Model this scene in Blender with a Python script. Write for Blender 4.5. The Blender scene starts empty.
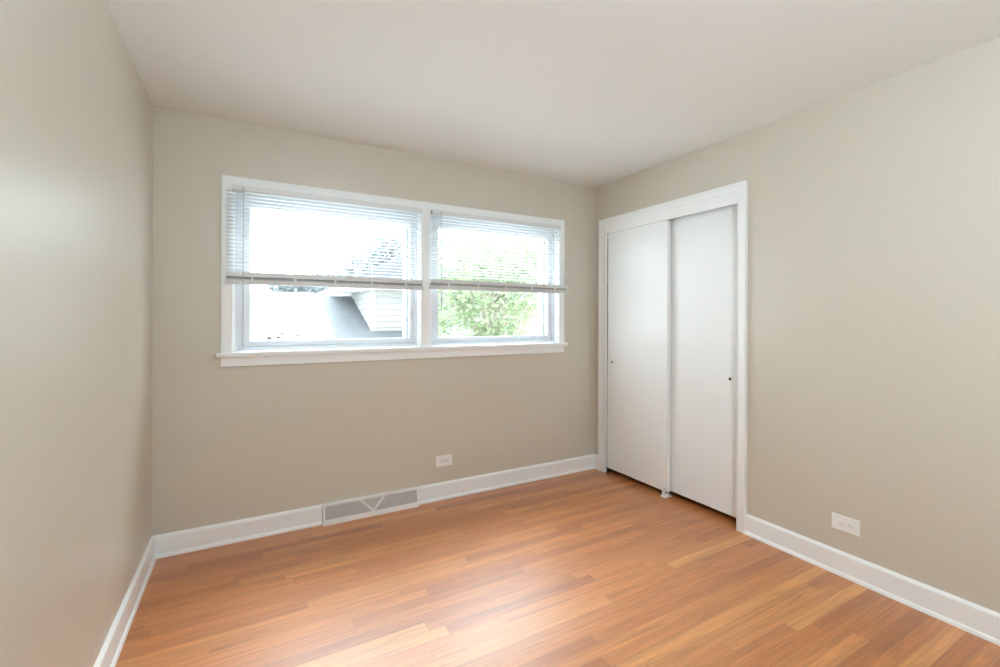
import bpy, bmesh, math, random
from mathutils import Matrix, Vector

scene = bpy.context.scene
COL = scene.collection

# ------------------------------------------------------------------ camera
W = 3.097            # room width (x), back wall at y = 0, camera looks towards +y
H = 2.44             # ceiling height
cam_data = bpy.data.cameras.new('camera')
cam = bpy.data.objects.new('camera', cam_data)
COL.objects.link(cam)
cam_data.sensor_fit = 'HORIZONTAL'
cam_data.sensor_width = 36.0
cam_data.lens = 451.08 / 1000.0 * 36.0
cam_data.shift_y = -15.51 / 1000.0
cam_data.clip_start = 0.02
cam_data.clip_end = 300
right = Vector((0.8740894, -0.48575608, 0.0029587))
up = Vector((-0.00258616, 0.00143724, 0.99999562))
fwd = Vector((0.48575820, 0.87409323, 0.0))
m = Matrix.Identity(4)
for i in range(3):
    m[i][0] = right[i]; m[i][1] = up[i]; m[i][2] = -fwd[i]
m.translation = Vector((0.45692, -3.03867, 1.30114))
cam.matrix_world = m
scene.camera = cam

# ------------------------------------------------------------------ view, sky, sun
vs = scene.view_settings
vs.view_transform = 'Standard'
vs.look = 'None'
vs.gamma = 1.0
vs.use_curve_mapping = False
vs.exposure = 0.27
scene.cycles.max_bounces = 12
scene.cycles.diffuse_bounces = 8
scene.cycles.transparent_max_bounces = 24
scene.cycles.caustics_reflective = False
scene.cycles.caustics_refractive = False
scene.cycles.use_denoising = True
scene.cycles.sample_clamp_indirect = 6.0

SKY = 7.6            # hazy white overcast sky
SUN = 7.5
LAMP = 72.0           # added fill lamp, out of view behind the camera

world = bpy.data.worlds.new('hazy_sky')
scene.world = world
world.use_nodes = True
wn = world.node_tree.nodes; wl = world.node_tree.links
wn.clear()
wo = wn.new('ShaderNodeOutputWorld')
wb = wn.new('ShaderNodeBackground')
wt = wn.new('ShaderNodeTexCoord')
wsep = wn.new('ShaderNodeSeparateXYZ')
wr = wn.new('ShaderNodeValToRGB')
wr.color_ramp.elements[0].position = 0.45; wr.color_ramp.elements[0].color = (0.55, 0.56, 0.55, 1)
wr.color_ramp.elements[1].position = 0.52; wr.color_ramp.elements[1].color = (0.84, 0.95, 1.0, 1)
wm = wn.new('ShaderNodeMath'); wm.operation = 'MULTIPLY_ADD'; wm.inputs[1].default_value = 0.5; wm.inputs[2].default_value = 0.5
wl.new(wt.outputs['Generated'], wsep.inputs[0])
wl.new(wsep.outputs['Z'], wm.inputs[0])
wl.new(wm.outputs[0], wr.inputs[0])
wl.new(wr.outputs[0], wb.inputs[0])
wb.inputs[1].default_value = SKY
wl.new(wb.outputs[0], wo.inputs[0])

sun_d = bpy.data.lights.new('sun', 'SUN')
sun_d.energy = SUN
sun_d.angle = math.radians(34)
sun_d.color = (0.86, 0.94, 1.0)
sun = bpy.data.objects.new('sun', sun_d)
COL.objects.link(sun)
sun.rotation_euler = Vector((-0.34, -1.0, -1.33)).to_track_quat('-Z', 'Y').to_euler()   # hazy sun, high beyond the neighbouring roofs
sun.location = (6, 9, 12)

# ------------------------------------------------------------------ materials
def mat(name, col, rough=0.5, spec=0.5, metal=0.0):
    ma = bpy.data.materials.new(name)
    ma.use_nodes = True
    b = ma.node_tree.nodes['Principled BSDF']
    b.inputs['Base Color'].default_value = (*col, 1)
    b.inputs['Roughness'].default_value = rough
    b.inputs['Specular IOR Level'].default_value = spec
    b.inputs['Metallic'].default_value = metal
    return ma

def vary(ma, c1, c2, scale, bump=0.0, bscale=200.0, detail=3.0, stretch=(1, 1, 1)):
    """soft procedural mottling of the colour plus a fine bump"""
    nt = ma.node_tree; b = nt.nodes['Principled BSDF']
    tc = nt.nodes.new('ShaderNodeTexCoord')
    mp = nt.nodes.new('ShaderNodeMapping'); mp.inputs['Scale'].default_value = stretch
    nt.links.new(tc.outputs['Object'], mp.inputs[0])
    n = nt.nodes.new('ShaderNodeTexNoise'); n.inputs['Scale'].default_value = scale; n.inputs['Detail'].default_value = detail
    r = nt.nodes.new('ShaderNodeValToRGB')
    r.color_ramp.elements[0].position = 0.3; r.color_ramp.elements[1].position = 0.7
    r.color_ramp.elements[0].color = (*c1, 1); r.color_ramp.elements[1].color = (*c2, 1)
    nt.links.new(mp.outputs[0], n.inputs['Vector']); nt.links.new(n.outputs['Fac'], r.inputs[0])
    nt.links.new(r.outputs[0], b.inputs['Base Color'])
    if bump:
        n2 = nt.nodes.new('ShaderNodeTexNoise'); n2.inputs['Scale'].default_value = bscale; n2.inputs['Detail'].default_value = 2
        bp = nt.nodes.new('ShaderNodeBump'); bp.inputs['Strength'].default_value = bump; bp.inputs['Distance'].default_value = 0.002
        nt.links.new(mp.outputs[0], n2.inputs['Vector']); nt.links.new(n2.outputs['Fac'], bp.inputs['Height'])
        nt.links.new(bp.outputs[0], b.inputs['Normal'])
    return ma

M = {}
M['paint'] = vary(mat('wall_paint', (0.6, 0.55, 0.45), 0.36, 0.75), (0.59, 0.545, 0.465), (0.605, 0.56, 0.48), 1.3, 0.08, 180)
M['ceiling'] = vary(mat('ceiling_paint', (0.8, 0.79, 0.78), 0.7, 0.3), (0.845, 0.885, 0.90), (0.865, 0.905, 0.92), 1.1, 0.05, 150)
M['trim'] = vary(mat('trim_paint', (0.82, 0.82, 0.82), 0.35, 0.5), (0.87, 0.89, 0.90), (0.89, 0.91, 0.92), 3, 0.03, 120)
M['door'] = vary(mat('door_paint', (0.78, 0.78, 0.77), 0.38, 0.5), (0.85, 0.87, 0.88), (0.87, 0.89, 0.90), 2, 0.03, 90)
M['vinyl'] = mat('window_vinyl', (0.68, 0.71, 0.75), 0.3, 0.5)
M['blind'] = mat('blind_aluminium', (0.76, 0.765, 0.77), 0.38, 0.5)
M['blind_rail'] = mat('blind_rail_enamel', (0.62, 0.615, 0.61), 0.4, 0.5)
M['neck'] = mat('rail_neck_shade', (0.42, 0.42, 0.42), 0.5, 0.3)  # darker grey paints in the shadow gap between stack and rail
M['cord'] = mat('blind_cord', (0.82, 0.82, 0.80), 0.8, 0.2)
M['wand'] = mat('wand_plastic', (0.55, 0.56, 0.56), 0.2, 0.5)
M['plate'] = mat('outlet_plastic', (0.86, 0.86, 0.85), 0.3, 0.5)
M['insert'] = mat('outlet_insert', (0.76, 0.78, 0.80), 0.3, 0.5)
M['slot'] = mat('outlet_slot', (0.36, 0.36, 0.36), 0.6, 0.3)
M['screw'] = mat('screw_metal', (0.7, 0.7, 0.68), 0.3, 0.5, 1.0)
M['steel'] = mat('pull_steel', (0.42, 0.40, 0.38), 0.35, 0.5, 1.0)
M['dark'] = mat('recess_dark', (0.03, 0.03, 0.03), 0.7, 0.2)
M['vent'] = mat('register_enamel', (0.88, 0.89, 0.90), 0.35, 0.5)
M['mesh'] = mat('register_mesh', (0.66, 0.66, 0.65), 0.45, 0.5)
M['vent_dark'] = mat('register_backing', (0.44, 0.43, 0.42), 0.7, 0.3)
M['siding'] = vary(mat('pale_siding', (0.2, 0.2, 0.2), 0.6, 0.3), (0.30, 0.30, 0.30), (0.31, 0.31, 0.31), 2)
M['glare'] = mat('white_stucco', (0.8, 0.8, 0.8), 0.7, 0.3)
M['fascia'] = mat('white_fascia', (0.84, 0.84, 0.83), 0.5, 0.3)
M['shingle'] = vary(mat('grey_shingle', (0.25, 0.27, 0.29), 0.9, 0.2), (0.105, 0.115, 0.13), (0.135, 0.14, 0.15), 9, 0.3, 60, 6)
M['dark_shingle'] = vary(mat('slate_shingle', (0.06, 0.065, 0.07), 0.9, 0.2), (0.035, 0.04, 0.05), (0.055, 0.06, 0.07), 9, 0.3, 60, 6)
M['brick'] = None
M['lawn'] = vary(mat('bounce_ground', (0.6, 0.6, 0.6), 0.9, 0.2), (0.58, 0.59, 0.58), (0.66, 0.66, 0.64), 3, 0.4, 40, 6)  # ground colour made pale to bounce light up to the ceiling
M['bark'] = vary(mat('bark', (0.25, 0.20, 0.16), 0.9, 0.2), (0.30, 0.27, 0.23), (0.40, 0.37, 0.32), 12, 0.5, 30)
M['stem'] = mat('shrub_stem', (0.09, 0.07, 0.06), 0.8, 0.2)
M['outer'] = vary(mat('outer_wall', (0.6, 0.55, 0.5), 0.8, 0.2), (0.55, 0.5, 0.45), (0.65, 0.6, 0.55), 4)

def leaf_mat(name, c1, c2):
    ma = mat(name, c1, 0.55, 0.3)
    vary(ma, c1, c2, 2.2, 0, detail=5)
    nt = ma.node_tree; b = nt.nodes['Principled BSDF']; o = nt.nodes['Material Output']
    t = nt.nodes.new('ShaderNodeBsdfTranslucent')
    mx = nt.nodes.new('ShaderNodeMixShader'); mx.inputs[0].default_value = 0.45
    r = [n for n in nt.nodes if n.type == 'VALTORGB'][0]
    nt.links.new(r.outputs[0], t.inputs['Color'])
    nt.links.new(b.outputs[0], mx.inputs[1]); nt.links.new(t.outputs[0], mx.inputs[2])
    nt.links.new(mx.outputs[0], o.inputs['Surface'])
    return ma
M['leaf'] = leaf_mat('bright_leaf', (0.19, 0.275, 0.14), (0.33, 0.385, 0.25))
M['far_leaf'] = leaf_mat('hazy_leaf', (0.18, 0.215, 0.235), (0.23, 0.265, 0.285))  # distance haze and blue cast painted into the leaf colour
M['twig_leaf'] = leaf_mat('shrub_leaf', (0.03, 0.035, 0.028), (0.05, 0.055, 0.045))

def glass_mat():
    ma = bpy.data.materials.new('window_glass'); ma.use_nodes = True
    nt = ma.node_tree; nt.nodes.clear()
    o = nt.nodes.new('ShaderNodeOutputMaterial'); t = nt.nodes.new('ShaderNodeBsdfTransparent')
    g = nt.nodes.new('ShaderNodeBsdfGlossy'); g.inputs['Roughness'].default_value = 0.02
    lw = nt.nodes.new('ShaderNodeLayerWeight'); lw.inputs[0].default_value = 0.5
    pw = nt.nodes.new('ShaderNodeMath'); pw.operation = 'POWER'; pw.inputs[1].default_value = 5.0
    f = nt.nodes.new('ShaderNodeMath'); f.operation = 'MULTIPLY_ADD'; f.inputs[1].default_value = 0.9; f.inputs[2].default_value = 0.03
    nt.links.new(lw.outputs['Facing'], pw.inputs[0]); nt.links.new(pw.outputs[0], f.inputs[0])
    mx = nt.nodes.new('ShaderNodeMixShader')
    t.inputs[0].default_value = (0.97, 0.985, 0.98, 1)
    nt.links.new(f.outputs[0], mx.inputs[0]); nt.links.new(t.outputs[0], mx.inputs[1]); nt.links.new(g.outputs[0], mx.inputs[2])
    nt.links.new(mx.outputs[0], o.inputs[0])
    return ma
M['glass'] = glass_mat()

def brick_mat():
    ma = mat('pink_brick', (0.6, 0.4, 0.35), 0.85, 0.2)
    nt = ma.node_tree; b = nt.nodes['Principled BSDF']
    tc = nt.nodes.new('ShaderNodeTexCoord'); br = nt.nodes.new('ShaderNodeTexBrick')
    br.inputs['Color1'].default_value = (0.24, 0.14, 0.125, 1); br.inputs['Color2'].default_value = (0.28, 0.17, 0.15, 1)
    br.inputs['Mortar'].default_value = (0.33, 0.29, 0.27, 1); br.inputs['Scale'].default_value = 1.0
    br.inputs['Brick Width'].default_value = 0.21; br.inputs['Row Height'].default_value = 0.075; br.inputs['Mortar Size'].default_value = 0.01
    mp = nt.nodes.new('ShaderNodeMapping'); mp.inputs['Rotation'].default_value = (math.pi / 2, 0, 0)
    nt.links.new(tc.outputs['Object'], mp.inputs[0]); nt.links.new(mp.outputs[0], br.inputs['Vector'])
    nt.links.new(br.outputs['Color'], b.inputs['Base Color'])
    return ma
M['brick'] = brick_mat()

def floor_mat():
    """strip oak: rows of boards along x, each with its own tone, grain and end joints"""
    ma = bpy.data.materials.new('oak_strip_floor'); ma.use_nodes = True
    nt = ma.node_tree; N = nt.nodes; L = nt.links
    b = N['Principled BSDF']
    def math_(op, a, b_=None, c=None):
        n = N.new('ShaderNodeMath'); n.operation = op
        for i, v in enumerate((a, b_, c)):
            if v is None: continue
            if isinstance(v, (int, float)): n.inputs[i].default_value = v
            else: L.new(v, n.inputs[i])
        return n.outputs[0]
    def wn1(v):
        n = N.new('ShaderNodeTexWhiteNoise'); n.noise_dimensions = '1D'; L.new(v, n.inputs['W']); return n
    tc = N.new('ShaderNodeTexCoord'); sp = N.new('ShaderNodeSeparateXYZ'); L.new(tc.outputs['Object'], sp.inputs[0])
    X, Y = sp.outputs['X'], sp.outputs['Y']
    PW = 0.0572
    ry = math_('DIVIDE', Y, PW)
    row = math_('FLOOR', ry); fy = math_('FRACT', ry)
    rn = wn1(row)
    length = math_('MULTIPLY_ADD', rn.outputs['Value'], 0.9, 0.75)
    rn2 = wn1(math_('ADD', row, 171.3))
    off = math_('MULTIPLY', rn2.outputs['Value'], 7.0)
    rx = math_('ADD', math_('DIVIDE', math_('ADD', X, 20.0), length), off)
    idx = math_('FLOOR', rx); fx = math_('FRACT', rx)
    bid = math_('ADD', math_('MULTIPLY', row, 13.37), math_('MULTIPLY', idx, 71.17))
    bn = wn1(bid)
    bn2 = wn1(math_('ADD', bid, 0.517))
    # board tones
    ramp = N.new('ShaderNodeValToRGB'); cr = ramp.color_ramp
    cols = [(0.0, (0.37, 0.118, 0.031)), (0.2, (0.445, 0.150, 0.040)), (0.5, (0.485, 0.171, 0.047)), (0.87, (0.525, 0.195, 0.055)), (0.97, (0.57, 0.23, 0.07)), (1.0, (0.62, 0.28, 0.09))]
    cr.elements[0].position = 0; cr.elements[0].color = (*cols[0][1], 1)
    cr.elements[1].position = 1; cr.elements[1].color = (*cols[-1][1], 1)
    for p_, c_ in cols[1:-1]:
        e = cr.elements.new(p_); e.color = (*c_, 1)
    L.new(bn.outputs['Value'], ramp.inputs[0])
    # grain, shifted from board to board
    cv = N.new('ShaderNodeCombineXYZ')
    L.new(math_('ADD', math_('MULTIPLY', X, 1.6), math_('MULTIPLY', bn2.outputs['Value'], 57.0)), cv.inputs[0])
    L.new(math_('ADD', math_('MULTIPLY', Y, 27.0), math_('MULTIPLY', bn.outputs['Value'], 91.0)), cv.inputs[1])
    g1 = N.new('ShaderNodeTexNoise'); g1.inputs['Scale'].default_value = 1.0; g1.inputs['Detail'].default_value = 6; g1.inputs['Roughness'].default_value = 0.62
    g1.inputs['Distortion'].default_value = 1.6
    L.new(cv.outputs[0], g1.inputs['Vector'])
    cv2 = N.new('ShaderNodeCombineXYZ')
    L.new(math_('ADD', math_('MULTIPLY', X, 5.0), math_('MULTIPLY', bn2.outputs['Value'], 31.0)), cv2.inputs[0])
    L.new(math_('MULTIPLY', Y, 170.0), cv2.inputs[1])
    g2 = N.new('ShaderNodeTexNoise'); g2.inputs['Scale'].default_value = 1.0; g2.inputs['Detail'].default_value = 3
    L.new(cv2.outputs[0], g2.inputs['Vector'])
    # cathedral figure on some boards
    wv = N.new('ShaderNodeTexWave'); wv.wave_type = 'BANDS'; wv.bands_direction = 'Y'
    wv.inputs['Scale'].default_value = 0.55; wv.inputs['Distortion'].default_value = 9.0; wv.inputs['Detail'].default_value = 2.0; wv.inputs['Detail Scale'].default_value = 0.7
    L.new(cv.outputs[0], wv.inputs['Vector'])
    gsum = math_('ADD', math_('MULTIPLY', math_('SUBTRACT', g1.outputs['Fac'], 0.5), 1.3), math_('MULTIPLY', math_('SUBTRACT', g2.outputs['Fac'], 0.5), 0.12))
    gsum = math_('ADD', gsum, math_('MULTIPLY', math_('MULTIPLY', math_('SUBTRACT', wv.outputs['Fac'], 0.5), bn2.outputs['Value']), 0.16))
    gain = math_('ADD', gsum, 1.0)
    # joints between the boards
    ey = math_('MINIMUM', fy, math_('SUBTRACT', 1.0, fy))
    ex = math_('MULTIPLY', math_('MINIMUM', fx, math_('SUBTRACT', 1.0, fx)), length)
    jy = math_('LESS_THAN', math_('MULTIPLY', ey, PW), 0.0006)
    jx = math_('LESS_THAN', ex, 0.0008)
    jn = math_('MAXIMUM', jy, jx)
    gain = math_('MULTIPLY', gain, math_('SUBTRACT', 1.0, math_('MULTIPLY', jn, 0.36)))
    vm = N.new('ShaderNodeVectorMath'); vm.operation = 'SCALE'
    L.new(ramp.outputs[0], vm.inputs[0]); L.new(gain, vm.inputs['Scale'])
    L.new(vm.outputs[0], b.inputs['Base Color'])
    b.inputs['Roughness'].default_value = 0.42
    b.inputs['Coat Weight'].default_value = 1.0
    b.inputs['Coat Roughness'].default_value = 0.45
    b.inputs['Specular IOR Level'].default_value = 0.5
    bp = N.new('ShaderNodeBump'); bp.inputs['Strength'].default_value = 0.12; bp.inputs['Distance'].default_value = 0.001
    hgt = math_('SUBTRACT', math_('MULTIPLY', g2.outputs['Fac'], 0.4), jn)
    L.new(hgt, bp.inputs['Height']); L.new(bp.outputs[0], b.inputs['Normal'])
    return ma
M['floor'] = floor_mat()

def lamp_mat():
    ma = bpy.data.materials.new('fill_lamp_glow'); ma.use_nodes = True
    b = ma.node_tree.nodes['Principled BSDF']
    b.inputs['Base Color'].default_value = (0.9, 0.9, 0.88, 1)
    b.inputs['Emission Color'].default_value = (0.68, 0.865, 1.0, 1)
    b.inputs['Emission Strength'].default_value = LAMP
    return ma
M['lamp'] = lamp_mat()

# ------------------------------------------------------------------ mesh helpers
def box(bm, x0, x1, y0, y1, z0, z1, mtx=None):
    vs_ = [bm.verts.new(p) for p in ((x0,y0,z0),(x1,y0,z0),(x1,y1,z0),(x0,y1,z0),(x0,y0,z1),(x1,y0,z1),(x1,y1,z1),(x0,y1,z1))]
    for f in ((0,3,2,1),(4,5,6,7),(0,1,5,4),(1,2,6,5),(2,3,7,6),(3,0,4,7)):
        bm.faces.new([vs_[i] for i in f])
    if mtx:
        for v in vs_: v.co = mtx @ v.co
    return vs_

def bev(bm, w, seg=2, ang=40):
    es = [e for e in bm.edges if len(e.link_faces) == 2 and e.calc_face_angle(0) > math.radians(ang)]
    if es: bmesh.ops.bevel(bm, geom=es, offset=w, segments=seg, profile=0.6, affect='EDGES', clamp_overlap=True)

def ring(bm, ox0, ox1, oz0, oz1, ix0, ix1, iz0, iz1, y0, y1):
    """a mitred rectangular frame in the xz plane, front at y0, back at y1"""
    O = ((ox0,oz0),(ox1,oz0),(ox1,oz1),(ox0,oz1)); I = ((ix0,iz0),(ix1,iz0),(ix1,iz1),(ix0,iz1))
    fo = [bm.verts.new((x,y0,z)) for x,z in O]; fi = [bm.verts.new((x,y0,z)) for x,z in I]
    bo = [bm.verts.new((x,y1,z)) for x,z in O]; bi = [bm.verts.new((x,y1,z)) for x,z in I]
    for k in range(4):
        n = (k+1) % 4
        bm.faces.new((fo[k],fo[n],fi[n],fi[k])); bm.faces.new((bo[n],bo[k],bi[k],bi[n]))
        bm.faces.new((fo[n],fo[k],bo[k],bo[n])); bm.faces.new((fi[k],fi[n],bi[n],bi[k]))

def prism(bm, prof, a, b):
    """profile of (p, z) points swept between 3d frames: a, b = functions (p,z)->xyz"""
    va = [bm.verts.new(a(*p)) for p in prof]; vb = [bm.verts.new(b(*p)) for p in prof]
    n = len(prof)
    for k in range(n):
        bm.faces.new((va[k], va[(k+1)%n], vb[(k+1)%n], vb[k]))
    bm.faces.new(va[::-1]); bm.faces.new(vb)

def tube(bm, pts, rads, seg=8):
    rings = []
    for i, p in enumerate(pts):
        p = Vector(p)
        d = (Vector(pts[min(i+1, len(pts)-1)]) - Vector(pts[max(i-1, 0)])).normalized()
        a = d.cross(Vector((0,0,1)))
        if a.length < 0.05: a = d.cross(Vector((1,0,0)))
        a.normalize(); b = d.cross(a)
        r = rads[i] if hasattr(rads, '__len__') else rads
        rings.append([bm.verts.new(p + (a*math.cos(t) + b*math.sin(t))*r) for t in [2*math.pi*k/seg for k in range(seg)]])
    for i in range(len(rings)-1):
        for k in range(seg):
            bm.faces.new((rings[i][k], rings[i][(k+1)%seg], rings[i+1][(k+1)%seg], rings[i+1][k]))
    bm.faces.new(rings[0][::-1]); bm.faces.new(rings[-1])

def lathe(bm, prof, seg=24, mtx=None):
    """(r, h) profile turned about z"""
    rings = []
    for r, h in prof:
        if r < 1e-6: rings.append([bm.verts.new((0,0,h))])
        else: rings.append([bm.verts.new((r*math.cos(2*math.pi*k/seg), r*math.sin(2*math.pi*k/seg), h)) for k in range(seg)])
    for i in range(len(rings)-1):
        A, B = rings[i], rings[i+1]
        for k in range(seg):
            n = (k+1) % seg
            if len(A) == 1 and len(B) == 1: continue
            if len(A) == 1: bm.faces.new((A[0], B[n], B[k]))
            elif len(B) == 1: bm.faces.new((A[k], A[n], B[0]))
            else: bm.faces.new((A[k], A[n], B[n], B[k]))
    if mtx:
        for rg in rings:
            for v in rg: v.co = mtx @ v.co

def obj(name, bm, ma, parent=None, smooth=False):
    bmesh.ops.recalc_face_normals(bm, faces=bm.faces[:])
    me = bpy.data.meshes.new(name); bm.to_mesh(me); bm.free()
    if ma: me.materials.append(ma)
    if smooth:
        for p in me.polygons: p.use_smooth = True
        try: me.set_sharp_from_angle(angle=math.radians(35))
        except Exception: pass
    o = bpy.data.objects.new(name, me); COL.objects.link(o)
    if parent: o.parent = parent
    return o

def tag(o, label=None, cat=None, group=None, kind=None):
    if label: o['label'] = label
    if cat: o['category'] = cat
    if group: o['group'] = group
    if kind: o['kind'] = kind
    return o

def thing(name, loc, label, cat, group=None, rotz=0.0, kind=None):
    o = bpy.data.objects.new(name, None); COL.objects.link(o)
    o.empty_display_size = 0.1
    o.location = loc; o.rotation_euler = (0, 0, rotz)
    return tag(o, label, cat, group, kind)

def struct(name, bm, ma, label, cat, smooth=False):
    return tag(obj(name, bm, ma, None, smooth), label, cat, kind='structure')

def NB(): return bmesh.new()

def holed(bm, us, vs_, holes, t0, t1, f):
    """slab over the grid us x vs_ without the cells in holes; f(u, v, t) -> xyz, t0 inner face, t1 outer face"""
    cache = {}
    def V(i, j, t):
        k = (i, j, t)
        if k not in cache: cache[k] = bm.verts.new(f(us[i], vs_[j], t))
        return cache[k]
    solid = lambda i, j: 0 <= i < len(us)-1 and 0 <= j < len(vs_)-1 and (i, j) not in holes
    for i in range(len(us)-1):
        for j in range(len(vs_)-1):
            if not solid(i, j): continue
            bm.faces.new((V(i,j,t0),V(i+1,j,t0),V(i+1,j+1,t0),V(i,j+1,t0)))
            bm.faces.new((V(i,j+1,t1),V(i+1,j+1,t1),V(i+1,j,t1),V(i,j,t1)))
            for di, dj, a, b in ((-1,0,(i,j+1),(i,j)),(1,0,(i+1,j),(i+1,j+1)),(0,-1,(i,j),(i+1,j)),(0,1,(i+1,j+1),(i,j+1))):
                if not solid(i+di, j+dj):
                    bm.faces.new((V(*a,t0),V(*b,t0),V(*b,t1),V(*a,t1)))

# ------------------------------------------------------------------ room shell
FRONT = -3.75        # wall behind the camera
T = 0.16             # outside wall thickness
LX0, LX1, RX0, RX1 = 0.371, 1.507, 1.574, 2.697      # window openings
OZ0, OZ1 = 1.085, 2.062
CY0, CY1, CZ1 = -1.322, -0.147, 2.09                 # closet opening

bm = NB(); box(bm, -T, W + 0.85, FRONT - T, T, -0.12, 0.0)
struct('floor', bm, M['floor'], 'orange-brown strip oak floor with a satin finish', 'floor')
bm = NB(); box(bm, -T, W + 0.85, FRONT - T, T, H, H + 0.2)
struct('ceiling', bm, M['ceiling'], 'plain white painted ceiling', 'ceiling')
bm = NB(); holed(bm, [-T, LX0, LX1, RX0, RX1, W + 0.12], [0, OZ0, OZ1, H], {(1, 1), (3, 1)}, 0.0, T, lambda u, v, t: (u, t, v))
struct('wall_back', bm, M['paint'], 'beige painted wall with the two windows', 'wall')
bm = NB(); holed(bm, [FRONT, CY0, CY1, 0.0], [0, CZ1, H], {(1, 0)}, W, W + 0.12, lambda u, v, t: (t, u, v))
struct('wall_right', bm, M['paint'], 'beige painted wall with the closet opening', 'wall')
bm = NB(); box(bm, -T, 0, FRONT, 0.0, 0, H)
struct('wall_left', bm, M['paint'], 'plain beige wall with a soft sheen, left of the windows', 'wall')
bm = NB(); box(bm, -T, W + 0.12, FRONT - T, FRONT, 0, H)
struct('wall_front', bm, M['paint'], 'plain beige wall facing the windows', 'wall')
bm = NB()
box(bm, W + 0.72, W + 0.85, CY0 - 0.12, CY1 + 0.107, 0, H)
box(bm, W + 0.12, W + 0.72, CY0 - 0.12, CY0, 0, H)
box(bm, W + 0.12, W + 0.72, CY1, CY1 + 0.107, 0, H)
struct('wall_closet', bm, M['ceiling'], 'dim walls inside the closet behind the sliding doors', 'wall')

# baseboards with a small shoe moulding
BB = [(0, 0), (0.0150, 0), (0.0150, 0.104), (0.0128, 0.111), (0.0075, 0.116), (0.005, 0.1195), (0, 0.1195)]
SH = [(0.0145, 0)] + [(0.0150 + 0.0097*math.cos(a), 0.019*math.sin(a)) for a in [k*math.pi/12 for k in range(7)]] + [(0.0145, 0.019)]
def baseboard(name, fa, fb, label):
    bm = NB(); prism(bm, BB, fa, fb)
    o = struct(name, bm, M['trim'], label, 'baseboard')
    bm = NB(); prism(bm, SH, fa, fb)
    obj('shoe_moulding', bm, M['trim'], o, True)
    return o
YL_ = -0.070
VX0, VX1 = 0.863, 1.483       # floor register span
baseboard('baseboard_back', lambda p, z: (0.0, -p, z), lambda p, z: (VX0 - 0.002, -p, z), 'white baseboard under the windows, left of the floor register')
baseboard('baseboard_back.001', lambda p, z: (VX1 + 0.002, -p, z), lambda p, z: (W, -p, z), 'white baseboard under the windows, right of the floor register')
baseboard('baseboard_left', lambda p, z: (p, FRONT, z), lambda p, z: (p, -0.0247, z), 'white baseboard along the wall left of the windows')
baseboard('baseboard_right', lambda p, z: (W - p, -1.3765, z), lambda p, z: (W - p, FRONT, z), 'long white baseboard beside the closet, below the outlet')
baseboard('baseboard_right.001', lambda p, z: (W - p, -0.0247, z), lambda p, z: (W - p, YL_, z), 'tiny piece of white baseboard between room corner and closet casing')

# ------------------------------------------------------------------ window trim (casing, mullion, stool, apron)
trim = thing('trim_1', (0, 0, 0), 'white painted casing around both windows with sill and apron', 'window trim', kind='structure')
CX0, CX1 = 0.3165, 2.748
bm = NB(); box(bm, CX0, LX0, -0.018, 0.0, 1.098, 2.114); bev(bm, 0.004); obj('side_casing', bm, M['trim'], trim)
bm = NB(); box(bm, RX1 - 0.004, CX1, -0.018, 0.0, 1.098, 2.114); bev(bm, 0.004); obj('side_casing', bm, M['trim'], trim)
bm = NB(); box(bm, LX0 - 0.004, RX1, -0.0175, 0.0, OZ1 - 0.004, 2.1135); bev(bm, 0.003); obj('head_casing', bm, M['trim'], trim)
bm = NB(); box(bm, LX1 - 0.003, RX0 - 0.003, -0.018, 0.0, 1.098, OZ1); bev(bm, 0.004); obj('mullion_casing', bm, M['trim'], trim)
bm = NB(); box(bm, 0.2935, 2.766, -0.045, 0.0, 1.074, 1.098); box(bm, LX0, LX1, 0.0, 0.062, 1.085, 1.098); box(bm, RX0, RX1, 0.0, 0.062, 1.085, 1.098)
bev(bm, 0.005, 3); obj('window_stool', bm, M['trim'], trim)
bm = NB(); box(bm, CX0, CX1, -0.017, 0.0, 1.017, 1.074); bev(bm, 0.004); obj('apron', bm, M['trim'], trim)

# ------------------------------------------------------------------ windows
def window(n, x0, x1, g0, g1, label):
    w = thing('window_%d' % n, (0, 0, 0), label, 'window', kind='structure')
    z0, z1 = 1.098, OZ1
    gz0, gz1 = 1.158, 1.965
    bm = NB(); ring(bm, x0, x1, z0 - 0.012, z1, x0 + 0.012, x1 - 0.012, z0 + 0.006, z1 - 0.014, 0.0, 0.10); bev(bm, 0.002); obj('jamb_liner', bm, M['trim'], w)
    a = (g0 - x0); b = (x1 - g1)
    # stop frame (stepped), then the sash
    bm = NB(); ring(bm, x0 + 0.010, x1 - 0.010, z0 + 0.004, z1 - 0.012, x0 + a*0.36, x1 - b*0.42, z0 + 0.022, z1 - 0.045, 0.036, 0.11); bev(bm, 0.003); obj('stop_frame', bm, M['vinyl'], w)
    bm = NB(); ring(bm, x0 + a*0.34, x1 - b*0.40, z0 + 0.018, z1 - 0.040, g0, g1, gz0, gz1, 0.056, 0.105); bev(bm, 0.004, 3); obj('sash', bm, M['vinyl'], w)
    bm = NB(); box(bm, g0 - 0.01, g1 + 0.01, 0.080, 0.084, gz0 - 0.01, gz1 + 0.01); obj('pane', bm, M['glass'], w)
    bm = NB(); ring(bm, x0 + 0.002, x1 - 0.002, z0 - 0.010, z1 - 0.002, g0 - 0.01, g1 - 0.014, gz0 - 0.008, gz1 + 0.010, 0.107, 0.185); bev(bm, 0.003); obj('outer_frame', bm, M['vinyl'], w)
    return w
window(1, LX0, LX1, 0.461, 1.449, 'white framed window showing the grey neighbouring roof')
window(2, RX0, RX1, 1.660, 2.632, 'white framed window showing the green leafy tree')

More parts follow.
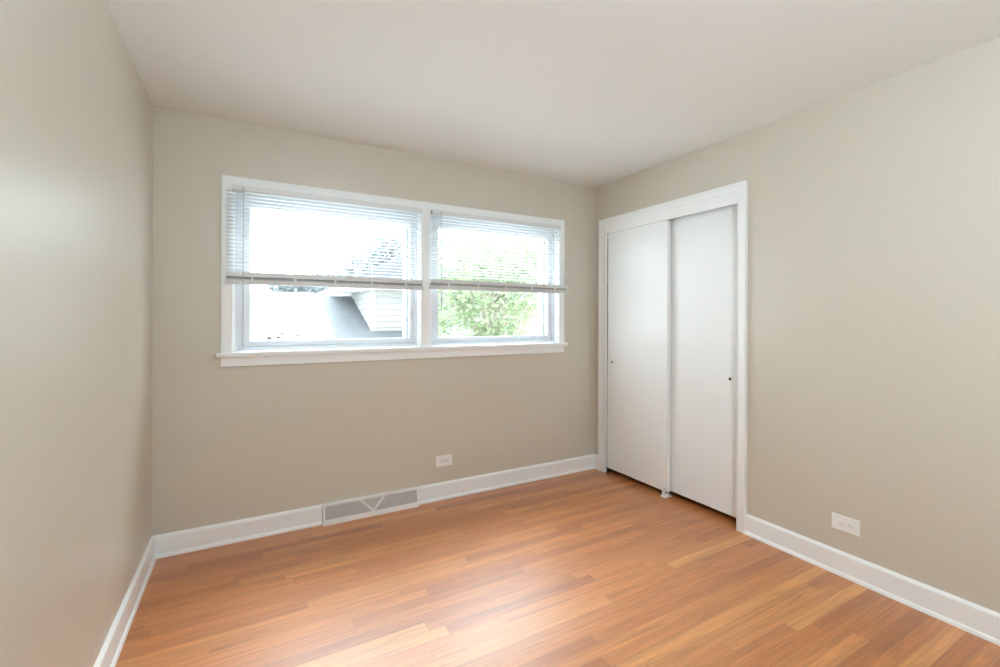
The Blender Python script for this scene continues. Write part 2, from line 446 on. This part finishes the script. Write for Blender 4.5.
# ------------------------------------------------------------------ venetian blinds: head rail inside the opening, slats hanging in front of the casing
def blind(x0, x1, hx0, hx1, xs, zr, wand_x, wand_z, ladders, label):
    """zr = underside of the bottom rail; xs = right end of the upper slats"""
    yc = -0.036; xm = (x0 + x1)/2
    o = thing('venetian_blind', (xm, yc, zr), label, 'window blind', 'half raised venetian blinds')
    X0, X1 = x0 - xm, x1 - xm
    ztop = 2.061 - zr
    lean = lambda z: 0.010*max(0.0, z - 0.07)/0.5          # the top hangs a little closer to the glass
    # head rail: u-channel with end caps
    yh = lean(ztop)
    bm = NB(); box(bm, hx0 - xm, hx1 - xm, yh - 0.0145, yh + 0.0145, ztop - 0.027, ztop); bev(bm, 0.0025)
    hr = obj('head_rail', bm, M['blind'], o)
    for s in (hx0 - xm - 0.0015, hx1 - xm - 0.0005):
        bm = NB(); box(bm, s, s + 0.002, yh - 0.0155, yh + 0.0155, ztop - 0.028, ztop + 0.0005); obj('end_cap', bm, M['blind_rail'], hr)
    # slats: 25 mm, slightly crowned
    bm = NB()
    def slat(z, tilt=0.05, crown=0.0022, xe=None, th=0.0002):
        up_, lo_ = [], []
        yo = lean(z)
        for k in range(5):
            t = -1 + k*0.5
            y = 0.0125*t; zz = z + crown*(1 - t*t) + y*tilt
            up_.append((y + yo, zz + th)); lo_.append((y + yo, zz - th))
        prof = up_ + lo_[::-1]
        xe = X1 - 0.004 if xe is None else xe
        va = [bm.verts.new((X0 + 0.004, y, zz)) for y, zz in prof]; vb = [bm.verts.new((xe, y, zz)) for y, zz in prof]
        n = len(prof)
        for k in range(n): bm.faces.new((va[k], va[(k+1) % n], vb[(k+1) % n], vb[k]))
        bm.faces.new(va[::-1]); bm.faces.new(vb)
    zs0, zs1 = 0.0435, 0.0705           # the stack of raised slats
    k = 0
    while zs0 + k*0.00115 < zs1:
        slat(zs0 + k*0.00115, 0.0, 0.0006, None, 0.00052); k += 1
    z = ztop - 0.036
    while z > zs1 + 0.012:
        slat(z, SLAT_TILT, 0.0022, (xs - xm) if z + zr > 1.665 else None); z -= 0.0214
    obj('slats', bm, M['blind'], o, True)
    # bottom rail with a recessed neck under the stack
    bm = NB()
    box(bm, X0, X1, -0.0135, 0.0135, 0.0, 0.027); bev(bm, 0.004, 3)
    br = obj('bottom_rail', bm, M['blind_rail'], o)
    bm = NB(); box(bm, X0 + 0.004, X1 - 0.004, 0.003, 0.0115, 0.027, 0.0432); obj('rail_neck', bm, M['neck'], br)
    for lx in ladders:
        q = lx - xm
        bm = NB()
        for yy in (-0.0135, 0.0135):
            tube(bm, [(q, yy, 0.028), (q, yy, 0.07), (q, yy + yh, ztop - 0.028)], 0.0007, 5)
        obj('ladder_cord', bm, M['cord'], o)
        bm = NB(); box(bm, q - 0.006, q + 0.006, -0.0145, -0.001, 0.022, 0.0445); bev(bm, 0.0015); obj('cord_clip', bm, M['cord'], o)
    # tilt wand
    q = wand_x - xm; wz = wand_z - zr
    bm = NB(); tube(bm, [(q, yh - 0.022, ztop - 0.006), (q, yh - 0.022, ztop - 0.02), (q, -0.023, wz + 0.05), (q, -0.023, wz)], [0.0022, 0.0030, 0.0034, 0.0038], 6)
    wd = obj('tilt_wand', bm, M['wand'], o)
    bm = NB(); tube(bm, [(q, yh - 0.012, ztop - 0.006), (q, yh - 0.021, ztop - 0.005), (q, yh - 0.022, ztop - 0.014)], 0.002, 6); obj('wand_hook', bm, M['screw'], wd)
    return o
SLAT_TILT = -0.07
blind(0.337, 1.512, LX0 + 0.004, LX1 - 0.006, 1.512 - 0.004, 1.492, 0.4255, 1.13, (0.47, 0.70, 0.93, 1.16, 1.388), 'half raised white venetian blind on the window showing the grey roof')
blind(1.563, 2.762, RX0 + 0.004, RX1 - 0.006, 2.702, 1.503, 1.641, 1.365, (1.70, 1.935, 2.17, 2.405, 2.63), 'half raised white venetian blind on the window showing the green tree')

# ------------------------------------------------------------------ closet: casing, header, sliding doors, guide
cl = thing('trim_2', (0, 0, 0), 'white painted casing and header board around the closet doors', 'closet trim', kind='structure')
xf = W - 0.020
YL = -0.070          # outer edge of the casing beside the room corner
bm = NB(); box(bm, xf, W, -1.363, CY0 - 0.004, 0, 2.136); bev(bm, 0.003)
box(bm, xf - 0.005, W, -1.3775, -1.3632, 0, 2.1212); obj('side_casing', bm, M['trim'], cl)
bm = NB(); box(bm, xf, W, CY1 + 0.002, YL - 0.0152, 0, 2.136); bev(bm, 0.003)
box(bm, xf - 0.005, W, YL - 0.015, YL, 0, 2.1212); obj('side_casing', bm, M['trim'], cl)
bm = NB(); box(bm, xf + 0.001, W, -1.3625, YL - 0.016, 2.086, 2.1210); bev(bm, 0.003)
box(bm, xf - 0.005, W, -1.3775, YL, 2.1214, 2.1370); obj('head_casing', bm, M['trim'], cl)
bm = NB(); box(bm, xf, W + 0.12, CY0 - 0.006, CY0, 0, 2.09); box(bm, xf, W + 0.12, CY1, CY1 + 0.006, 0, 2.09); bev(bm, 0.001, 1); obj('jamb', bm, M['trim'], cl)
bm = NB(); box(bm, W - 0.014, W + 0.004, CY0, CY1, 2.014, 2.092); bev(bm, 0.002); obj('header_board', bm, M['trim'], cl)
bm = NB(); box(bm, W + 0.006, W + 0.115, CY0, CY1, 2.066, 2.088); obj('door_track', bm, M['screw'], cl)

def closet_door(n, y0, y1, x, pull_y, pull_z, label):
    d = bpy.data.objects.new('door_%d' % n, None); COL.objects.link(d)
    tag(d, label, 'closet door', kind='structure')
    d.location = (x, (y0 + y1)/2, 0.043)
    hw = (y1 - y0)/2
    bm = NB(); box(bm, 0, 0.034, -hw, hw, 0.0, 2.044 - 0.043); bev(bm, 0.0025); obj('door_slab', bm, M['door'], d)
    # small round finger pull: rim and dark cup
    q = Matrix.Translation((0.0, pull_y - (y0 + y1)/2, pull_z - 0.043)) @ Matrix.Rotation(-math.pi/2, 4, 'Y')
    bm = NB(); lathe(bm, [(0.0075, 0.0004), (0.0085, 0.0018), (0.0105, 0.0016), (0.0115, 0.0), (0.0115, -0.001), (0.0075, -0.001)], 20, q)
    fp = obj('finger_pull', bm, M['steel'], d, True)
    bm = NB(); lathe(bm, [(0.0078, 0.0008), (0.0072, 0.0003), (0, 0.0002)], 20, q); obj('pull_cup', bm, M['dark'], fp, True)
    return d
closet_door(1, -0.772, -0.150, W + 0.006, -0.205, 0.936, 'white flush sliding closet door in front, nearest the room corner')
closet_door(2, -1.318, -0.735, W + 0.052, -1.2295, 0.915, 'white flush sliding closet door behind the other, beside the long baseboard')

g = thing('floor_guide', (W + 0.02, -0.745, 0), 'small white plastic sliding door guide screwed to the floor', 'door guide')
bm = NB(); box(bm, -0.026, 0.046, -0.024, 0.024, 0, 0.006); bev(bm, 0.002); obj('base_plate', bm, M['plate'], g)
for f0, f1 in ((-0.0185, -0.0150), (0.0215, 0.0300)):
    bm = NB(); box(bm, f0, f1, -0.012, 0.014, 0.006, 0.064); bev(bm, 0.001); obj('guide_fin', bm, M['plate'], g)

# ------------------------------------------------------------------ outlets (plates lie sideways)
def outlet(loc, rotz, label, duplex):
    o = thing('wall_outlet', loc, label, 'outlet', 'wall outlets', rotz)
    bm = NB(); box(bm, -0.061, 0.061, -0.0065, 0, -0.0375, 0.0375); bev(bm, 0.0035, 3); obj('cover_plate', bm, M['plate'], o)
    def slots(cx, y):
        b2 = NB()
        box(b2, cx - 0.006, cx + 0.002, y - 0.0006, y + 0.001, 0.0045, 0.0072)
        box(b2, cx - 0.005, cx + 0.002, y - 0.0006, y + 0.001, -0.0072, -0.0045)
        lathe(b2, [(0.0001, 0.0006), (0.0026, 0.0006), (0.0026, -0.001)], 10, Matrix.Translation((cx + 0.0088, y, 0)) @ Matrix.Rotation(math.pi/2, 4, 'X'))
        return b2
    if duplex:
        for cx in (-0.0195, 0.0195):
            bm = NB(); lathe(bm, [(0, 0.0012), (0.0160, 0.0012), (0.0172, 0.0), (0.0172, -0.003)], 28, Matrix.Translation((cx, -0.0070, 0)) @ Matrix.Rotation(math.pi/2, 4, 'X'))
            rc = obj('receptacle', bm, M['plate'], o, True)
            obj('slot', slots(cx, -0.0083), M['slot'], rc)
        bm = NB(); lathe(bm, [(0, 0.0014), (0.002, 0.0012), (0.0032, 0)], 12, Matrix.Translation((0, -0.0066, 0)) @ Matrix.Rotation(math.pi/2, 4, 'X')); obj('screw', bm, M['screw'], o, True)
    else:
        bm = NB(); box(bm, -0.034, 0.034, -0.0082, -0.006, -0.0170, 0.0170); bev(bm, 0.001); rc = obj('receptacle', bm, M['insert'], o)
        tag(rc, 'rectangular socket face')
        for cx in (-0.017, 0.017): obj('slot', slots(cx, -0.0083), M['slot'], rc)
        for cx in (-0.048, 0.048):
            bm = NB(); lathe(bm, [(0, 0.0014), (0.002, 0.0012), (0.0032, 0)], 12, Matrix.Translation((cx, -0.0064, 0)) @ Matrix.Rotation(math.pi/2, 4, 'X')); obj('screw', bm, M['screw'], o, True)
    return o
outlet((1.686, 0, 0.2735), 0, 'white outlet plate on the window wall, above the baseboard right of the register', False)
outlet((W, -1.896, 0.2635), -math.pi/2, 'white double outlet plate on the closet wall, above the long baseboard', True)

# ------------------------------------------------------------------ baseboard register
reg = thing('floor_register', ((VX0 + VX1)/2, 0, 0), 'white metal baseboard register with grey mesh and a V strip, below the windows', 'vent')
hw = (VX1 - VX0)/2
yb, yt, zt = -0.051, -0.026, 0.119          # lower front edge, upper front edge, top
def face(s, z, off=0.0):                     # a point on the sloping front
    t = (z - 0.022)/(zt - 0.022)
    return Vector((s, yb + (yt - yb)*t - off*0.968, z - off*0.25))
def face_bar(bm, p, q, w, off0=-0.004, off1=0.0015):
    """a flat strip on the sloping face between (s,z) points p and q"""
    P, Q = face(*p), face(*q)
    d = (Q - P).normalized(); nrm = (face(0, 0.05, 1.0) - face(0, 0.05)).normalized(); s_ = d.cross(nrm)*w/2
    vv = [bm.verts.new(c + s_*a + nrm*o_) for o_ in (off0, off1) for c, a in ((P,-1),(Q,-1),(Q,1),(P,1))]
    for f in ((0,1,2,3),(7,6,5,4),(0,4,5,1),(1,5,6,2),(2,6,7,3),(3,7,4,0)): bm.faces.new([vv[i] for i in f])
bm = NB()
# housing: ends, top, lower lip
for s0, s1 in ((-hw, -hw + 0.004), (hw - 0.004, hw)):
    prism(bm, [(0, 0), (yb, 0), (yb, 0.022), (yt, zt), (0, zt)], lambda p, z, s0=s0: (s0, p, z), lambda p, z, s1=s1: (s1, p, z))
prism(bm, [(0, zt - 0.003), (yt - 0.0005, zt - 0.003), (yt, zt), (0, zt + 0.001)], lambda p, z: (-hw, p, z), lambda p, z: (hw, p, z))
prism(bm, [(yb + 0.004, 0), (yb - 0.001, 0), (yb - 0.001, 0.022), (yb + 0.003, 0.024)], lambda p, z: (-hw, p, z), lambda p, z: (hw, p, z))
obj('housing', bm, M['vent'], reg)
bm = NB()
face_bar(bm, (-hw, zt - 0.0045), (hw, zt - 0.0045), 0.011)
face_bar(bm, (-hw, 0.0270), (hw, 0.0270), 0.011)
face_bar(bm, (-hw + 0.006, 0.024), (-hw + 0.006, zt), 0.014)
face_bar(bm, (hw - 0.005, 0.024), (hw - 0.005, zt), 0.011)
obj('face_frame', bm, M['vent'], reg)
bm = NB()
c0 = 1.172 - (VX0 + VX1)/2
face_bar(bm, (c0 - 0.077, zt - 0.008), (c0 + 0.003, 0.030), 0.015, -0.003, 0.002)
face_bar(bm, (c0 + 0.077, zt - 0.008), (c0 - 0.003, 0.030), 0.015, -0.003, 0.0021)
obj('v_strip', bm, M['vent'], reg)
bm = NB()
za, zb_ = 0.030, zt - 0.008
step = 0.0085; run = zb_ - za; n = int((2*hw - 0.02)/step)
for k in range(-int(run/step), n + 1):
    for sgn in (1, -1):
        s0 = -hw + 0.012 + k*step; s1 = s0 + run
        z_0, z_1 = za, zb_
        lo, hi = -hw + 0.012, hw - 0.010
        if s1 < lo or s0 > hi: continue
        if s0 < lo: z_0 = za + (lo - s0); s0 = lo
        if s1 > hi: z_1 = zb_ - (s1 - hi); s1 = hi
        if z_1 - z_0 < 0.003: continue
        if sgn < 0: z_0, z_1 = za + zb_ - z_0, za + zb_ - z_1
        face_bar(bm, (s0, z_0), (s1, z_1), 0.0028, -0.003, -0.0018)
obj('mesh_grille', bm, M['mesh'], reg)
bm = NB()
vv = [bm.verts.new(face(s, z, -0.010)) for s, z in ((-hw + 0.005, 0.026), (hw - 0.005, 0.026), (hw - 0.005, zt - 0.006), (-hw + 0.005, zt - 0.006))]
v2 = [bm.verts.new(face(s, z, -0.013)) for s, z in ((-hw + 0.005, 0.026), (hw - 0.005, 0.026), (hw - 0.005, zt - 0.006), (-hw + 0.005, zt - 0.006))]
bm.faces.new(vv); bm.faces.new(v2[::-1])
for k in range(4): bm.faces.new((vv[k], v2[k], v2[(k+1) % 4], vv[(k+1) % 4]))
obj('damper', bm, M['vent_dark'], reg)

# ------------------------------------------------------------------ globe lamp added as unseen fill light behind the camera
lp = thing('fill_lamp', (1.25, -3.3, H), 'added globe lamp out of view, fills the room with light', 'lamp')
bm = NB(); lathe(bm, [(0, 0), (0.075, 0), (0.075, -0.012), (0.06, -0.028), (0.012, -0.034), (0.012, -0.13), (0, -0.13)], 32); obj('canopy', bm, M['vent'], lp, True)
bm = NB(); lathe(bm, [(0, -0.115), (0.055, -0.115), (0.06, -0.135), (0.05, -0.15), (0, -0.15)], 32); obj('fitter', bm, M['vent'], lp, True)
bm = NB(); lathe(bm, [(0.16*math.sin(a) if 0 < k < 20 else 0.0, -0.285 + 0.16*math.cos(a)) for k, a in enumerate([math.pi*q/20 for q in range(21)])], 36); obj('lamp_shade', bm, M['lamp'], lp, True)

# ------------------------------------------------------------------ outdoors
GZ = -0.95
bm = NB(); box(bm, -40, 60, T + 0.02, 70, GZ - 0.2, GZ)
struct('ground', bm, M['lawn'], 'yard outside the windows, made pale to bounce light indoors', 'ground')
bm = NB(); box(bm, -T - 0.05, W + 0.9, FRONT - T, T, GZ - 0.1, -0.12)
struct('wall_foundation', bm, M['outer'], 'foundation wall below the room', 'wall')

rnd = random.Random(7)

def leaves(name, pts, size, ma, parent, flat=0.5, seed=1):
    r = random.Random(seed)
    V, F = [], []
    for (p, s) in pts:
        s = s*size*r.uniform(0.6, 1.3)
        d = Vector((r.gauss(0,1), r.gauss(0,1), r.gauss(-0.3,0.6))).normalized()
        n = Vector((r.gauss(0,1), r.gauss(0,1), r.gauss(flat*2,1))).normalized()
        a = d.cross(n)
        if a.length < 0.1: continue
        a.normalize(); n = a.cross(d)
        b = len(V); p = Vector(p)
        V += [p - d*s*0.5, p + a*s*0.28 - n*s*0.06, p + d*s*0.55 - n*s*0.08, p - a*s*0.28 - n*s*0.06, p + d*s*0.05 + n*s*0.03]
        F += [(b, b+1, b+4), (b+1, b+2, b+4), (b+2, b+3, b+4), (b+3, b, b+4)]
    me = bpy.data.meshes.new(name); me.from_pydata([tuple(v) for v in V], [], F); me.update()
    me.materials.append(ma)
    o = bpy.data.objects.new(name, me); COL.objects.link(o); o.parent = parent
    return o

def crown_points(blobs, n, seed, shell=0.55):
    r = random.Random(seed); out = []
    tot = sum(b[3]**2 for b in blobs)
    for (x, y, z, rad, sq) in [(b[0], b[1], b[2], b[3], b[4]) for b in blobs]:
        for _ in range(int(n*rad*rad/tot)):
            d = Vector((r.gauss(0,1), r.gauss(0,1), r.gauss(0,1))).normalized()
            q = rad*(shell + (1 - shell)*r.random()) if r.random() < 0.8 else rad*r.random()
            out.append(((x + d.x*q, y + d.y*q, z + d.z*q*sq), 1.0))
    return out

def tree(name, loc, h0, blobs, nleaf, lsize, ma, label, cat, trunk_r, group=None, seed=3, branches=10, kind=None):
    t = thing(name, loc, label, cat, group, kind=kind)
    bm = NB()
    r = random.Random(seed)
    cx = sum(b[0] for b in blobs)/len(blobs); cy = sum(b[1] for b in blobs)/len(blobs); cz = sum(b[2] for b in blobs)/len(blobs)
    top = Vector((cx, cy, cz))
    tube(bm, [(0,0,-0.05), (0.02,0.01,h0*0.5), (top.x*0.4, top.y*0.4, h0), (top.x*0.8, top.y*0.8, cz), (top.x, top.y, cz + 0.3*blobs[0][3])], [trunk_r, trunk_r*0.85, trunk_r*0.7, trunk_r*0.4, trunk_r*0.15], 8)
    obj('trunk', bm, M['bark'], t, True)
    bm = NB()
    for b in blobs:
        for _ in range(branches):
            d = Vector((r.gauss(0,1), r.gauss(0,1), r.gauss(0.2,0.8))).normalized()
            s = Vector((top.x*0.6, top.y*0.6, h0 + (cz - h0)*r.random()))
            e = Vector((b[0], b[1], b[2])) + d*b[3]*0.75
            mid = s.lerp(e, 0.5) + Vector((0, 0, 0.06*b[3]))
            tube(bm, [s, mid, e], [trunk_r*0.32, trunk_r*0.2, trunk_r*0.07], 5)
    obj('branches', bm, M['bark'], t, True)
    leaves('foliage', crown_points(blobs, nleaf, seed), lsize, ma, t, seed=seed + 5)
    return t

# leafy tree right outside the second window
tree('leafy_tree', (4.15, 3.85, GZ), 1.5,
     [(0.0, 0.0, 2.45, 0.85, 0.8), (-0.75, -0.1, 2.55, 0.62, 0.8), (0.75, 0.1, 2.75, 0.65, 0.9), (0.2, 0.1, 3.3, 0.85, 0.8), (-0.55, 0.2, 3.25, 0.75, 0.8), (0.9, 0.2, 3.35, 0.65, 0.9), (0.1, 0.0, 1.95, 0.5, 0.6), (-1.0, 0.3, 2.1, 0.35, 0.7)],
     8000, 0.08, M['leaf'], 'bright green leafy tree close outside the window, nearest of the trees', 'tree', 0.06, seed=11)

# hazy trees over and behind the neighbouring roof
FT = 'hazy trees behind the neighbouring roofs'
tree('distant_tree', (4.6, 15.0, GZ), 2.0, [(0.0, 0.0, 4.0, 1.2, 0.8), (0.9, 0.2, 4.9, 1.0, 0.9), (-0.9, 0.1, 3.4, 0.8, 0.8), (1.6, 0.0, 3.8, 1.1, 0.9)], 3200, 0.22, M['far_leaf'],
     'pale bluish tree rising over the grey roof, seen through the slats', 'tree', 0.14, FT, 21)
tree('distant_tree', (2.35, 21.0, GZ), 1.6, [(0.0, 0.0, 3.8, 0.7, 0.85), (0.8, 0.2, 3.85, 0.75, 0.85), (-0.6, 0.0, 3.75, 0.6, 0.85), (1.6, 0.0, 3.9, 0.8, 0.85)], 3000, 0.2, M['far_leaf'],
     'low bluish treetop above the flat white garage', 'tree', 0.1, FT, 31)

# flat white garage far left, glaring in the sun
ga = thing('garage', (-1.2, 12.0, GZ), 'flat roofed white garage glaring in the sun, below the low treetop', 'garage')
bm = NB(); box(bm, -4.5, 3.4, 0, 5, 0, 2.85); obj('wall', bm, M['glare'], ga)
bm = NB(); box(bm, -4.6, 3.5, -0.1, 5.1, 2.85, 3.0); bev(bm, 0.02); obj('roof', bm, M['fascia'], ga)

# neighbouring house: low grey porch roof, white sided body under a hip roof
nh = thing('neighbour_house', (2.46, 5.5, GZ), 'pale sided house with grey shingle roofs beyond the window', 'house')
def L(x, y, z): return (x - 2.46, y - 5.5, z - GZ)
# clapboard walls: each course leans out a little
bm = NB()
def clap_wall(bm, a, b, z0, z1, nrm, step=0.115):
    z = z0; nrm = Vector(nrm)
    while z < z1 - 1e-4:
        zt_ = min(z + step, z1)
        A0 = Vector((*a, z)) + nrm*0.022; B0 = Vector((*b, z)) + nrm*0.022
        A1 = Vector((*a, zt_)) + nrm*0.004; B1 = Vector((*b, zt_)) + nrm*0.004
        A2 = Vector((*a, z)) ; B2 = Vector((*b, z))
        vv = [bm.verts.new(L(*v)) for v in (A2, B2, A0, B0, A1, B1)]
        bm.faces.new((vv[0], vv[1], vv[3], vv[2])); bm.faces.new((vv[2], vv[3], vv[5], vv[4]))
        z = zt_
bx = [L(2.46, 5.5, GZ), L(5.1, 10.0, 1.86)]
box(bm, bx[0][0], bx[1][0], bx[0][1], bx[1][1], bx[0][2], bx[1][2])
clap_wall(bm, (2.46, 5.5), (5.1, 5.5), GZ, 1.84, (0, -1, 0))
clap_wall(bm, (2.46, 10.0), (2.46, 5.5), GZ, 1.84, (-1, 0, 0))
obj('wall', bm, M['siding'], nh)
bm = NB(); box(bm, *(L(2.435, 0, 0)[0], L(2.53, 0, 0)[0]), L(0, 5.475, 0)[1], L(0, 5.57, 0)[1], 0, 1.84 - GZ); obj('corner_board', bm, M['siding'], nh)
# eaves: soffit and fascia
ex0, ex1, ey0, ey1, ez = 2.0, 5.5, 5.08, 10.4, 1.86
bm = NB(); box(bm, L(ex0,0,0)[0], L(ex1,0,0)[0], L(0,ey0,0)[1], L(0,ey1,0)[1], ez - 0.03 - GZ, ez - 0.005 - GZ); obj('soffit', bm, M['fascia'], nh)
bm = NB(); ring(bm, 0, ex1 - ex0, 0, ey1 - ey0, 0.025, ex1 - ex0 - 0.025, 0.025, ey1 - ey0 - 0.025, 0, 0.12)
for v in bm.verts:
    x, y, z = v.co; v.co = Vector(L(ex0 + x, ey0 + z, ez - 0.035 + y))
obj('fascia', bm, M['fascia'], nh)
# hip roof
bm = NB()
def roof_slab(bm, quads, th=0.03):
    for q in quads:
        vs0 = [bm.verts.new(L(*p)) for p in q]; vs1 = [bm.verts.new(L(p[0], p[1], p[2] - th)) for p in q]
        n = len(q)
        bm.faces.new(vs0); bm.faces.new(vs1[::-1])
        for k in range(n): bm.faces.new((vs0[k], vs1[k], vs1[(k+1) % n], vs0[(k+1) % n]))
e = ez + 0.10; rz = 2.75
P = [(ex0, ey0, e), (ex1, ey0, e), (ex1, ey1, e), (ex0, ey1, e)]
R0, R1 = (3.6, 7.0, rz), (3.6, 8.4, rz)
roof_slab(bm, [(P[0], P[1], R0), (P[1], P[2], R1, R0), (P[2], P[3], R1), (P[3], P[0], R0, R1)])
obj('roof', bm, M['dark_shingle'], nh)
# low porch roof in front, running up along the side wall
bm = NB()
zz = lambda y: 1.06 + 0.385*(y - 5.5)
roof_slab(bm, [((1.78, 4.98, zz(4.98)), (3.25, 4.98, zz(4.98)), (3.25, 5.5, zz(5.5)), (1.78, 5.5, zz(5.5))), ((1.78, 5.5, zz(5.5)), (2.46, 5.5, zz(5.5)), (2.46, 7.35, zz(7.35)), (1.78, 7.35, zz(7.35)))], 0.05)
obj('porch_roof', bm, M['shingle'], nh)
bm = NB()
prism(bm, [(4.98, zz(4.98) - 0.14), (7.35, zz(7.35) - 0.14), (7.35, zz(7.35) - 0.004), (4.98, zz(4.98) - 0.004)], lambda p, z: L(1.74, p, z), lambda p, z: L(1.785, p, z))
obj('rake_board', bm, M['fascia'], nh)
bm = NB(); box(bm, L(1.82,0,0)[0], L(2.46,0,0)[0], L(0,5.2,0)[1], L(0,7.2,0)[1], 0, 0.9 - GZ); box(bm, L(1.82,0,0)[0], L(3.2,0,0)[0], L(0,5.1,0)[1], L(0,5.5,0)[1], 0, 0.62 - GZ)
obj('porch_wall', bm, M['siding'], nh)

# pale brick house far behind the leafy tree
bh = thing('brick_house', (7.9, 9.6, GZ), 'pale brick house showing faintly between the leaves of the green tree', 'house')
bm = NB(); box(bm, 0, 6, 0, 5, 0, 2.75); obj('wall', bm, M['brick'], bh)
bm = NB(); 
prism(bm, [(-0.4, 2.7), (2.5, 3.9), (5.4, 2.7)], lambda p, z: (-0.4, p, z), lambda p, z: (6.4, p, z)); obj('roof', bm, M['shingle'], bh)
bm = NB(); ring(bm, 0.7, 1.9, 1.0, 2.3, 0.78, 1.82, 1.08, 2.22, -0.04, 0.03); obj('window_frame', bm, M['fascia'], bh)
bm = NB(); box(bm, 0.78, 1.82, -0.012, 0.01, 1.08, 2.22); obj('window_glass', bm, M['fascia'], bh)

# thin shrub whose tips reach the bottom of the first window
sh = thing('thin_shrub', (0.66, 1.25, GZ), 'thin shrub with a few leafy tips just outside the window', 'shrub')
bm = NB(); r = random.Random(5); tips = []
for k in range(13):
    ex = r.uniform(-0.16, 0.36); ey = r.uniform(-0.12, 0.12); ezz = r.uniform(2.08, 2.22) - 0.16*max(0, ex - 0.05)
    pts = [(r.uniform(-0.05, 0.05), r.uniform(-0.05, 0.05), -0.03), (ex*0.35, ey*0.35, ezz*0.5), (ex*0.8, ey*0.8, ezz*0.85), (ex, ey, ezz)]
    tube(bm, pts, [0.009, 0.006, 0.003, 0.0012], 5)
    for q in range(7):
        t = r.random()
        p = Vector(pts[2]).lerp(Vector(pts[3]), t)
        tips.append(((p.x + r.uniform(-0.03, 0.03), p.y + r.uniform(-0.03, 0.03), p.z + r.uniform(-0.02, 0.02)), 1.0))
    for q in range(9):
        p = Vector(pts[1]).lerp(Vector(pts[2]), r.random())
        tips.append(((p.x + r.uniform(-0.05, 0.05), p.y + r.uniform(-0.05, 0.05), p.z), 1.0))
obj('stems', bm, M['stem'], sh, True)
leaves('foliage', tips, 0.04, M['twig_leaf'], sh, seed=9)
